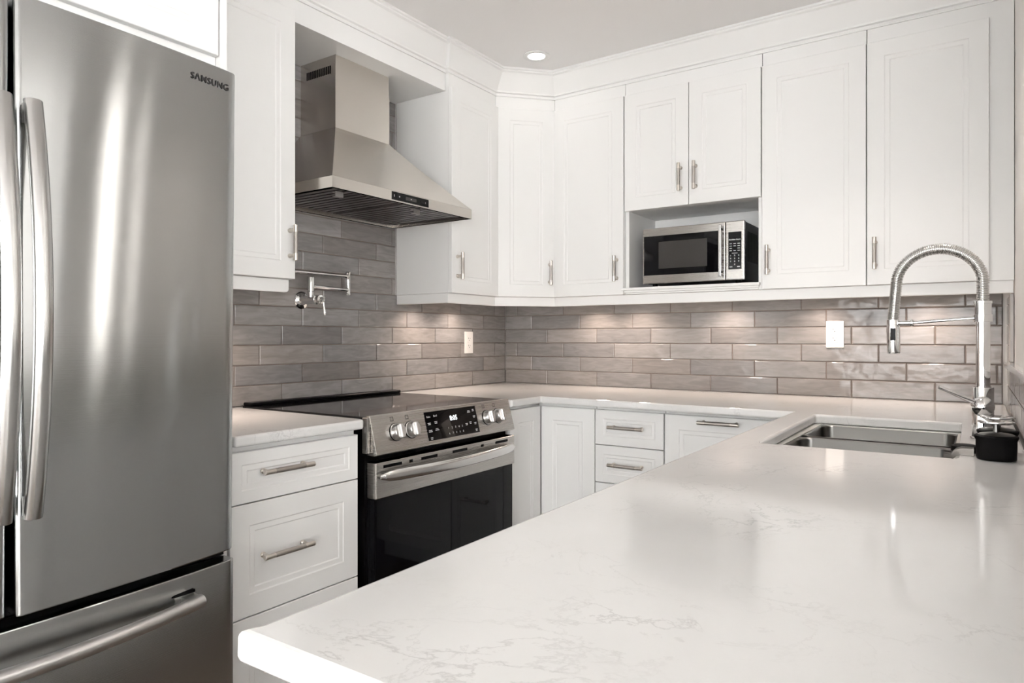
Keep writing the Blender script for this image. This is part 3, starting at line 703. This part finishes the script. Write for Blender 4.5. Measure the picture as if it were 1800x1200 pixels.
def knob(u, v, first=None):
    bm = B(); lathe(bm, frC.p(u, v, 0.0005), tn, [(0.0, 0), (0.0285, 0), (0.0285, 0.003), (0.0265, 0.004), (0.0250, 0.022), (0.0230, 0.0245), (0, 0.0245)], 36)
    k = obj('knob', bm, 'knobmetal', t)
    bm = B(); fbox(bm, frC, u - 0.0065, u + 0.0065, v - 0.0225, v + 0.0225, 0.0245, 0.034); obj('knob_grip', bm, 'knobmetal', k, bev=0.0025)
    bm = B(); lathe(bm, frC.p(u, v, 0.0003), tn, [(0.0305, 0), (0.0305, 0.0009), (0, 0.0009)], 36); obj('knob_ring', bm, 'black', k)
for u in (-1.603, -1.530, -1.096, -1.024): knob(u, 0.064)
bm = B(); fbox(bm, frC, -1.452, -1.160, 0.014, 0.116, 0.0003, 0.0016); dsp = obj('display', bm, 'blackgloss', cpn)
text('clock_digits', '8:05', frC, -1.300, 0.082, 0.0018, 0.025, 'lcd', dsp, bold=0.0006)
for s_, u, v in (('Bake', -1.435, 0.098), ('Broil', -1.398, 0.099)): text('key_label', s_, frC, u, v, 0.0018, 0.010, 'print', dsp)
for i, dgt in enumerate('12345'): text('key_number', dgt, frC, -1.338 + 0.020 * i, 0.048, 0.0018, 0.010, 'print', dsp)
for i, dgt in enumerate('67890'): text('key_number', dgt, frC, -1.338 + 0.020 * i, 0.028, 0.0018, 0.010, 'print', dsp)
for u, v, wd in [(-1.436, 0.076, .016), (-1.436, 0.071, .013), (-1.400, 0.078, .016), (-1.400, 0.073, .013), (-1.436, 0.050, .017), (-1.436, 0.045, .020), (-1.400, 0.053, .014), (-1.400, 0.048, .020), (-1.436, 0.024, .012), (-1.436, 0.019, .010),
                 (-1.205, 0.100, .014), (-1.205, 0.095, .018), (-1.178, 0.103, .010), (-1.178, 0.098, .012), (-1.178, 0.078, .014), (-1.178, 0.073, .010), (-1.178, 0.052, .013), (-1.178, 0.047, .010), (-1.178, 0.027, .012), (-1.178, 0.022, .010),
                 (-1.230, 0.054, .014), (-1.230, 0.049, .012), (-1.206, 0.057, .012), (-1.206, 0.052, .010)]:
    bm = B(); fbox(bm, frC, u - wd / 2, u + wd / 2, v - 0.0011, v + 0.0011, 0.0017, 0.0019); obj('key_mark', bm, 'print', dsp)
for u in (-1.612, -1.540, -1.107, -1.038):     # printed burner symbols above the knobs
    bm = B()
    for a, b_, c_, d_ in ((-.007, .007, .104, .1055), (-.007, .007, .1165, .118), (-.007, -.0058, .104, .118), (.0058, .007, .104, .118)):
        fbox(bm, frC, u + a, u + b_, c_ - 0.002, d_ - 0.002, 0.0003, 0.0006)
    obj('burner_mark', bm, 'darkprint', cpn)
# oven door
DX = 0.668
bm = B(); box(bm, (0.6555, RY0 + 0.012, 0.655), (0.700, RY1 - 0.003, 0.772)); dr = obj('oven_door', bm, 'steel', t, bev=0.004, seg=3)
bm = B(); box(bm, (0.6555, RY0 + 0.014, 0.24), (0.692, RY1 - 0.006, 0.654)); obj('door_glass', bm, 'blackgloss', dr, bev=0.002)
for u, wd in ((-1.635, .085), (-1.548, .016), (-1.455, .085), (-1.325, .0), (-1.285, .085), (-1.148, .016), (-1.02, .085)):
    if wd: bm = B(); box(bm, (0.7002, u - wd / 2, 0.752), (0.7008, u + wd / 2, 0.7615)); obj('vent_slot', bm, 'black', dr)
bm = B(); box(bm, (0.6555, RY0 + 0.014, 0.06), (0.692, RY1 - 0.006, 0.235)); obj('storage_drawer', bm, 'steel', t, bev=0.003)
pts = []; rr = []
for k in range(25):
    s_ = k / 24; y = RY0 + 0.020 + (RY1 - RY0 - 0.040) * s_; q = 4 * s_ * (1 - s_)
    pts.append((0.712 + 0.040 * min(1, q * 1.0), y, 0.728)); rr.append(0.0075 + 0.0125 * min(1, (q / 0.25)) ** 0.6 if q < 0.25 else 0.020)
bm = B(); tube(bm, pts, rr, 18, ref=(0, 0, 1), ell=(0.95, 0.55))
for y in (RY0 + 0.045, RY1 - 0.045): box(bm, (0.7005, y - 0.012, 0.722), (0.722, y + 0.012, 0.736))
obj('door_handle', bm, 'handle_steel', dr)

# ------------------------------------------------------------------ range hood
t = thing('range_hood', 'stainless steel chimney range hood mounted above the range', 'range hood', (0.24, -1.31, 1.683))
HY0, HY1, HZ0, HZ1, HX = -1.693, -0.926, 1.683, 1.7225, 0.475
CY0, CY1, CX1, HZT = -1.4535, -1.1600, 0.2165, 1.990
bm = B()
XW = 0.0095
# canopy loft
rings = []
NS = 14
for k in range(NS + 1):
    s_ = k / NS; q = s_ ** 1.06; z = HZT + (HZ1 - HZT) * s_
    lo = (CY0 + (HY0 - CY0) * q, CY1 + (HY1 - CY1) * q, CX1 + (HX - CX1) * q)
    rings.append([bm.verts.new(c) for c in ((XW, lo[0], z), (lo[2], lo[0], z), (lo[2], lo[1], z), (XW, lo[1], z))])
for a, b in zip(rings, rings[1:]):
    for i in range(4): f = bm.faces.new((a[i], a[(i + 1) % 4], b[(i + 1) % 4], b[i]))
bm.faces.new(rings[0]); bm.faces.new(rings[-1])
obj('canopy', bm, 'hood', t)
bm = B()   # band: a hollow frame
w_ = 0.012
box(bm, (HX - w_, HY0, HZ0), (HX, HY1, HZ1 - 0.0003)); box(bm, (XW, HY0, HZ0), (HX - w_, HY0 + w_, HZ1 - 0.0003)); box(bm, (XW, HY1 - w_, HZ0), (HX - w_, HY1, HZ1 - 0.0003)); box(bm, (XW, HY0 + w_, HZ0), (XW + w_, HY1 - w_, HZ1 - 0.0003))
band = obj('band', bm, 'hood', t)
bm = B()
fz = 1.7045
box(bm, (XW + w_, HY0 + w_, fz), (HX - w_, HY1 - w_, fz + 0.004)); obj('underside', bm, 'filter', t)
for i in range(2):
    a = HY0 + w_ + 0.022 + i * 0.358; b = a + 0.345
    bm = B()
    fbox(bm, FL(0), a, b, fz - 0.0125, fz - 0.0005, 0.045, 0.052); fbox(bm, FL(0), a, b, fz - 0.0125, fz - 0.0005, 0.425, 0.435)
    fbox(bm, FL(0), a, a + 0.006, fz - 0.0125, fz - 0.0005, 0.052, 0.425); fbox(bm, FL(0), b - 0.006, b, fz - 0.0125, fz - 0.0005, 0.052, 0.425)
    ns = 10
    for k in range(ns):
        c = a + 0.010 + (b - a - 0.020) * (k + 0.5) / ns
        fbox(bm, FL(0), c - 0.0105, c + 0.0105, fz - 0.0115, fz - 0.0085, 0.052, 0.425)
    f_ = obj('baffle_filter', bm, 'filter', t)
    bm = B(); c = a + 0.16 - 0.06 * i * 0
    yc = (-1.600, -1.195)[i]
    fbox(bm, FL(0), yc - 0.018, yc + 0.018, fz - 0.0165, fz - 0.0130, 0.385, 0.405)
    fbox(bm, FL(0), yc - 0.018, yc + 0.018, fz - 0.030, fz - 0.0165, 0.402, 0.405)
    fbox(bm, FL(0), yc - 0.018, yc + 0.018, fz - 0.032, fz - 0.029, 0.388, 0.405)
    obj('filter_clip', bm, 'rimsteel', f_)
bm = B(); fbox(bm, FL(HX), -1.409, -1.205, 1.6885, 1.7185, 0.0002, 0.0016); cp_ = obj('control_strip', bm, 'blackgloss', t)
bm = B()
fbox(bm, FL(HX), -1.336, -1.276, 1.6965, 1.7095, 0.0017, 0.0019); obj('display_window', bm, 'window_grey', cp_)
for u, a, b in ((-1.398, .0008, .004), (-1.370, .003, .0008), (-1.370, .0008, .003), (-1.306, .003, .0008), (-1.224, .0006, .0035)):
    bm = B(); fbox(bm, FL(HX), u - a, u + a, 1.7035 - b, 1.7035 + b, 0.0018, 0.0021); obj('button_mark', bm, 'print', cp_)
bm = B()
box(bm, (XW, CY0, HZT - 0.004), (CX1, CY1, 2.185)); box(bm, (XW, CY0 + 0.0015, 2.185), (CX1 - 0.0015, CY1 - 0.0015, 2.2735)); ch = obj('chimney', bm, 'hood', t)
bm = B()
for k in range(14):
    x = 0.045 + k * 0.0105; box(bm, (x, CY0 + 0.0005, 2.205), (x + 0.0055, CY0 + 0.0014, 2.236))
obj('vent_slots', bm, 'black', ch)
bm = B()
for k in range(14):
    x = 0.045 + k * 0.0105; box(bm, (x, CY1 - 0.0014, 2.205), (x + 0.0055, CY1 - 0.0005, 2.236))
obj('vent_slots', bm, 'black', ch)

# ------------------------------------------------------------------ pot filler
t = thing('pot_filler', 'chrome wall-mounted pot filler tap with folded double arm', 'tap', (0.009, -1.455, 1.322))
PXX, PYY, PZ = 0.085, -1.450, 1.324
bm = B(); lathe(bm, (0.0095, PYY, PZ), (1, 0, 0), [(0, 0), (0.036, 0), (0.036, 0.003), (0.032, 0.008), (0.021, 0.012), (0.0165, 0.020), (0.0165, 0.088), (0.019, 0.090), (0.019, 0.096), (0.015, 0.098), (0.015, 0.108), (0.019, 0.110), (0.017, 0.118), (0.009, 0.120), (0.009, 0.132), (0.0, 0.132)], 32); obj('valve_body', bm, 'chrome', t)
bm = B(); lathe(bm, (PXX - 0.01, PYY - 0.008, PZ + 0.010), (0, 0, 1), [(0, 0), (0.0125, 0), (0.0125, 0.022), (0.0152, 0.024), (0.0152, 0.078), (0.0140, 0.081), (0, 0.081)], 28); obj('riser', bm, 'chrome', t)
ya_, yb_ = PYY + 0.004, -1.262
bm = B(); ax_ = PXX - 0.01
lathe(bm, (ax_, ya_, 1.378), (0, 1, -0.02), [(0, 0), (0.0095, 0), (0.0095, 0.006), (0.0075, 0.009), (0.0075, 0.172), (0.0095, 0.175), (0.0095, 0.184), (0, 0.186)], 24); obj('arm', bm, 'chrome', t)
bm = B(); lathe(bm, (ax_, yb_, 1.352), (0, 0, 1), [(0, 0), (0.0105, 0.0), (0.0115, 0.003), (0.0095, 0.008), (0.0095, 0.090), (0.0115, 0.094), (0.0105, 0.098), (0, 0.098)], 24); obj('elbow', bm, 'chrome', t)
bm = B(); lathe(bm, (ax_, yb_ - 0.006, 1.432), (0, -1, 0.0), [(0, 0), (0.0095, 0), (0.0095, 0.012), (0.0078, 0.015), (0.0072, 0.25), (0.0072, 0.33), (0, 0.33)], 24)
obj('arm', bm, 'chrome', t)
bm = B(); tube(bm, [(ax_, -1.592, 1.432), (ax_, -1.602, 1.428), (ax_, -1.605, 1.418), (ax_, -1.605, 1.350)], 0.0085, 16); obj('spout', bm, 'chrome', t)
bm = B(); lathe(bm, (PXX + 0.050, PYY + 0.004, PZ + 0.004), (0.1, 0.06, -1), [(0, -0.008), (0.007, -0.006), (0.009, 0.0), (0.006, 0.008), (0.0042, 0.014), (0.0042, 0.036), (0.006, 0.050), (0.0065, 0.060), (0.004, 0.068), (0, 0.070)], 20); obj('lever', bm, 'chrome', t)

# ------------------------------------------------------------------ refrigerator
t = thing('refrigerator', 'stainless french door refrigerator with bottom freezer drawer', 'refrigerator', (0.4, -2.742, 0))
FYC = -2.742; FR = 3.53; FXC = 0.81 - FR
def fx(y): return FXC + math.sqrt(FR * FR - (y - FYC) ** 2)
bm = B(); box(bm, (0.03, -3.215, 0.03), (0.70, -2.262, 1.79)); obj('case', bm, 'case_grey', t)
def fdoor(name, y0, y1, z0, z1, n=72, tw=0.0):
    bm = B(); pts = []
    for k in range(n + 1):
        y = y0 + (y1 - y0) * k / n
        e = min(abs(y - y0), abs(y - y1)); x = fx(y) - 0.004 * max(0, 1 - e / 0.006) ** 2 - (0.0025 * max(0, 1 - abs(y - y1) / 0.034) ** 2)
        pts.append((x, y))
    ring = [(0.705, y0)] + pts + [(0.705, y1)]; NZ = 12; rows = []
    ym = (y0 + y1) / 2
    for j in range(NZ + 1):
        z = z0 + (z1 - z0) * j / NZ
        rows.append([bm.verts.new((x - (tw * (y - ym) * ((z0 + z1) / 2 - z) if x > 0.72 else 0), y, z)) for x, y in ring])
    bm.faces.new(rows[0]); bm.faces.new(rows[-1])
    for a, b in zip(rows, rows[1:]):
        for i in range(len(ring)):
            f = bm.faces.new((a[i], a[(i + 1) % len(ring)], b[(i + 1) % len(ring)], b[i])); f.smooth = 0 < i < len(ring) - 2
    return obj(name, bm, 'fridge', t, bev=0.003)
dR = fdoor('door', -2.7365, -2.2605, 0.653, 1.8175, tw=0.05)
dL = fdoor('door', -3.2235, -2.7475, 0.653, 1.8175, tw=0.05)
dF = fdoor('freezer_drawer', -3.2235, -2.2605, 0.06, 0.632, 140)
bm = B(); box(bm, (0.7005, -2.746, 0.64), (0.735, -2.738, 1.815)); box(bm, (0.7005, -3.22, 0.634), (0.735, -2.264, 0.651)); obj('gasket', bm, 'black', t)
for s_, dd in ((1, dR), (-1, dL)):
    yc = FYC + s_ * 0.0245
    pts = []
    for k in range(25):
        q = k / 24; z = 0.838 + (1.612 - 0.838) * q; b_ = 4 * q * (1 - q)
        pts.append((fx(yc) + 0.026 + 0.045 * b_, yc, z))
    bm = B(); tube(bm, pts, 0.016, 18, ref=(0, 1, 0), ell=(1.0, 0.75))
    for z in (0.858, 1.592): box(bm, (fx(yc) + 0.0, yc - 0.009, z - 0.018), (fx(yc) + 0.028, yc + 0.009, z + 0.018))
    obj('handle', bm, 'fridge_handle', dd)
pts = []
for k in range(33):
    q = k / 32; y = -2.375 + (-3.109 + 2.375) * q; b_ = 4 * q * (1 - q)
    pts.append((fx(y) + 0.030 + 0.030 * b_, y, 0.572))
bm = B(); tube(bm, pts, 0.0155, 18, ref=(0, 0, 1))
for y in (-2.392, -3.092): box(bm, (fx(y) - 0.001, y - 0.016, 0.556), (fx(y) + 0.032, y + 0.016, 0.585))
obj('handle', bm, 'freezer_bar', dF)
bm = B(); box(bm, (fx(-2.42) - 0.004, -2.452, 0.5865), (fx(-2.42) + 0.0010, -2.374, 0.5950)); obj('handle_recess', bm, 'black', dF, bev=0.004)
# maker's lettering
ang = math.asin((-2.335 - FYC) / FR) - 0.05 * 0.539
frT = Frame((fx(-2.335), -2.335, 0), (-math.sin(ang), math.cos(ang), 0), (math.cos(ang), math.sin(ang), 0))
text('maker_lettering', 'S\u039bMSUNG', frT, 0.0, 1.7745, 0.0053, 0.0205, 'darkprint', dR, bold=0.0004, space=1.12, label='dark maker lettering')

# ------------------------------------------------------------------ microwave
t = thing('microwave', 'stainless countertop microwave with black glass door in the cabinet niche', 'microwave', (1.23, -0.16, NZ0))
MX0, MX1, MZ0, MZ1, MY = 1.001, 1.463, 1.4185, 1.670, -0.322
bm = B(); box(bm, (MX0 + 0.004, MY + 0.020, MZ0 + 0.002), (MX1 - 0.003, -0.03, MZ1 - 0.002)); obj('case', bm, 'black', t, bev=0.003)
bm = B()
for x in (MX0 + 0.04, MX1 - 0.04):
    for y in (MY + 0.05, -0.07): cyl(bm, (x, y, NZ0 + 0.0004), (x, y, MZ0 + 0.003), 0.012, 14)
obj('feet', bm, 'rubber', t)
XD = 1.381
bm = B(); box(bm, (MX0, MY, MZ0), (XD - 0.001, MY + 0.020, MZ1)); md = obj('door', bm, 'steel', t, bev=0.004, seg=3)
bm = B(); box(bm, (XD + 0.001, MY, MZ0), (MX1, MY + 0.020, MZ1)); mc = obj('control_panel', bm, 'steel', t, bev=0.004, seg=3)
fm = FB(MY)
bm = B(); fbox(bm, fm, MX0 + 0.007, XD - 0.026, MZ0 + 0.038, MZ1 - 0.036, 0.0002, 0.002); gl = obj('door_glass', bm, 'blackgloss', md)
bm = B(); fbox(bm, fm, MX0 + 0.078, XD - 0.078, MZ0 + 0.066, MZ1 - 0.064, 0.0021, 0.0024); obj('door_screen', bm, 'window_grey', gl)
bm = B(); fbox(bm, fm, XD - 0.021, XD - 0.008, MZ0 + 0.015, MZ1 - 0.014, 0.022, 0.032)
for v in (MZ0 + 0.035, MZ1 - 0.034): fbox(bm, fm, XD - 0.019, XD - 0.010, v - 0.008, v + 0.008, 0.0, 0.022)
obj('door_handle', bm, 'fridge_handle', md, bev=0.003)
bm = B(); fbox(bm, fm, XD + 0.014, MX1 - 0.013, MZ0 + 0.045, MZ1 - 0.047, 0.0002, 0.002); kp = obj('keypad', bm, 'blackgloss', mc)
kc = (XD + MX1) / 2
text('maker_lettering', 'Hamilton Beach', fm, kc, 1.590, 0.0022, 0.0078, 'print', kp, bold=0.0002, label='white maker lettering')
for r_, row in enumerate(('123', '456', '789')):
    for c_, dgt in enumerate(row): text('key_number', dgt, fm, kc - 0.017 + 0.017 * c_, 1.522 - 0.0125 * r_, 0.0022, 0.0085, 'print', kp, bold=0.0002)
text('key_number', '0', fm, kc, 1.484, 0.0022, 0.0085, 'print', kp, bold=0.0002)
def key_mark(u, a, v0, v1):
    bm = B(); fbox(bm, fm, u - a, u + a, v0, v1, 0.0021, 0.0023); obj('key_mark', bm, 'print', kp)
for r_, v in enumerate((1.573, 1.563, 1.553, 1.543)):
    for c_ in range(3):
        if r_ == 2 and c_ == 1: continue
        u = kc - 0.017 + 0.017 * c_; key_mark(u, 0.005, v - 0.0011, v + 0.0011)
key_mark(kc, 0.012, 1.5315, 1.5330)
for u in (kc - 0.016, kc + 0.016): key_mark(u, 0.006, 1.4725, 1.4765)
bm = B()
for k in range(9):
    box(bm, (MX1 - 0.003, -0.265 + k * 0.018, 1.50), (MX1 - 0.0022, -0.257 + k * 0.018, 1.63))
obj('vent_slots', bm, 'rubber', t)

# ------------------------------------------------------------------ outlets
def outlet(fr, u, v, label, wd=0.072, ht=0.116):
    t = thing('wall_outlet', label, 'outlet', fr.p(u, v, 0.0), 'wall outlets')
    bm = B(); fbox(bm, fr, u - wd / 2, u + wd / 2, v - ht / 2, v + ht / 2, 0.0003, 0.005); pl = obj('cover_plate', bm, 'plastic', t, bev=0.002)
    bm = B(); fbox(bm, fr, u - 0.0165, u + 0.0165, v - 0.0335, v + 0.0335, 0.0052, 0.0068); rc = obj('socket', bm, 'plastic', pl, bev=0.0008)
    bm = B()
    for s_ in (-1, 1):
        c = v + s_ * 0.019
        fbox(bm, fr, u - 0.0075, u - 0.0055, c - 0.001, c + 0.007, 0.0069, 0.0072); fbox(bm, fr, u + 0.0055, u + 0.0072, c - 0.001, c + 0.006, 0.0069, 0.0072)
        lathe(bm, fr.p(u, c - 0.007, 0.0069), fr.n, [(0.0026, 0), (0.0026, 0.0003), (0, 0.0003)], 12)
    fbox(bm, fr, u - 0.012, u - 0.009, v - 0.001, v + 0.001, 0.0069, 0.0071)
    obj('socket_slots', bm, 'darkprint', rc)
outlet(FB(-TT), 1.7625, 1.187, 'white double outlet on the back wall tiles, left of the faucet')
outlet(FL(TT), -0.353, 1.147, 'white double outlet on the tiles near the corner, right of the range')

# ------------------------------------------------------------------ ceiling light
t = thing('recessed_downlight', 'round white recessed ceiling light, switched on', 'ceiling light', (0.589, -0.585, CEIL))
bm = B(); lathe(bm, (0.589, -0.585, CEIL - 0.0003), (0, 0, -1), [(0.038, 0.0), (0.061, 0.0), (0.062, 0.003), (0.056, 0.006), (0.040, 0.004), (0.038, 0.001)], 48, cap=False); obj('trim_ring', bm, 'trim', t)
bm = B(); lathe(bm, (0.589, -0.585, CEIL - 0.0005), (0, 0, -1), [(0, 0.0), (0.0385, 0.0), (0.0385, 0.003), (0, 0.003)], 48); obj('lens', bm, 'lens', t)
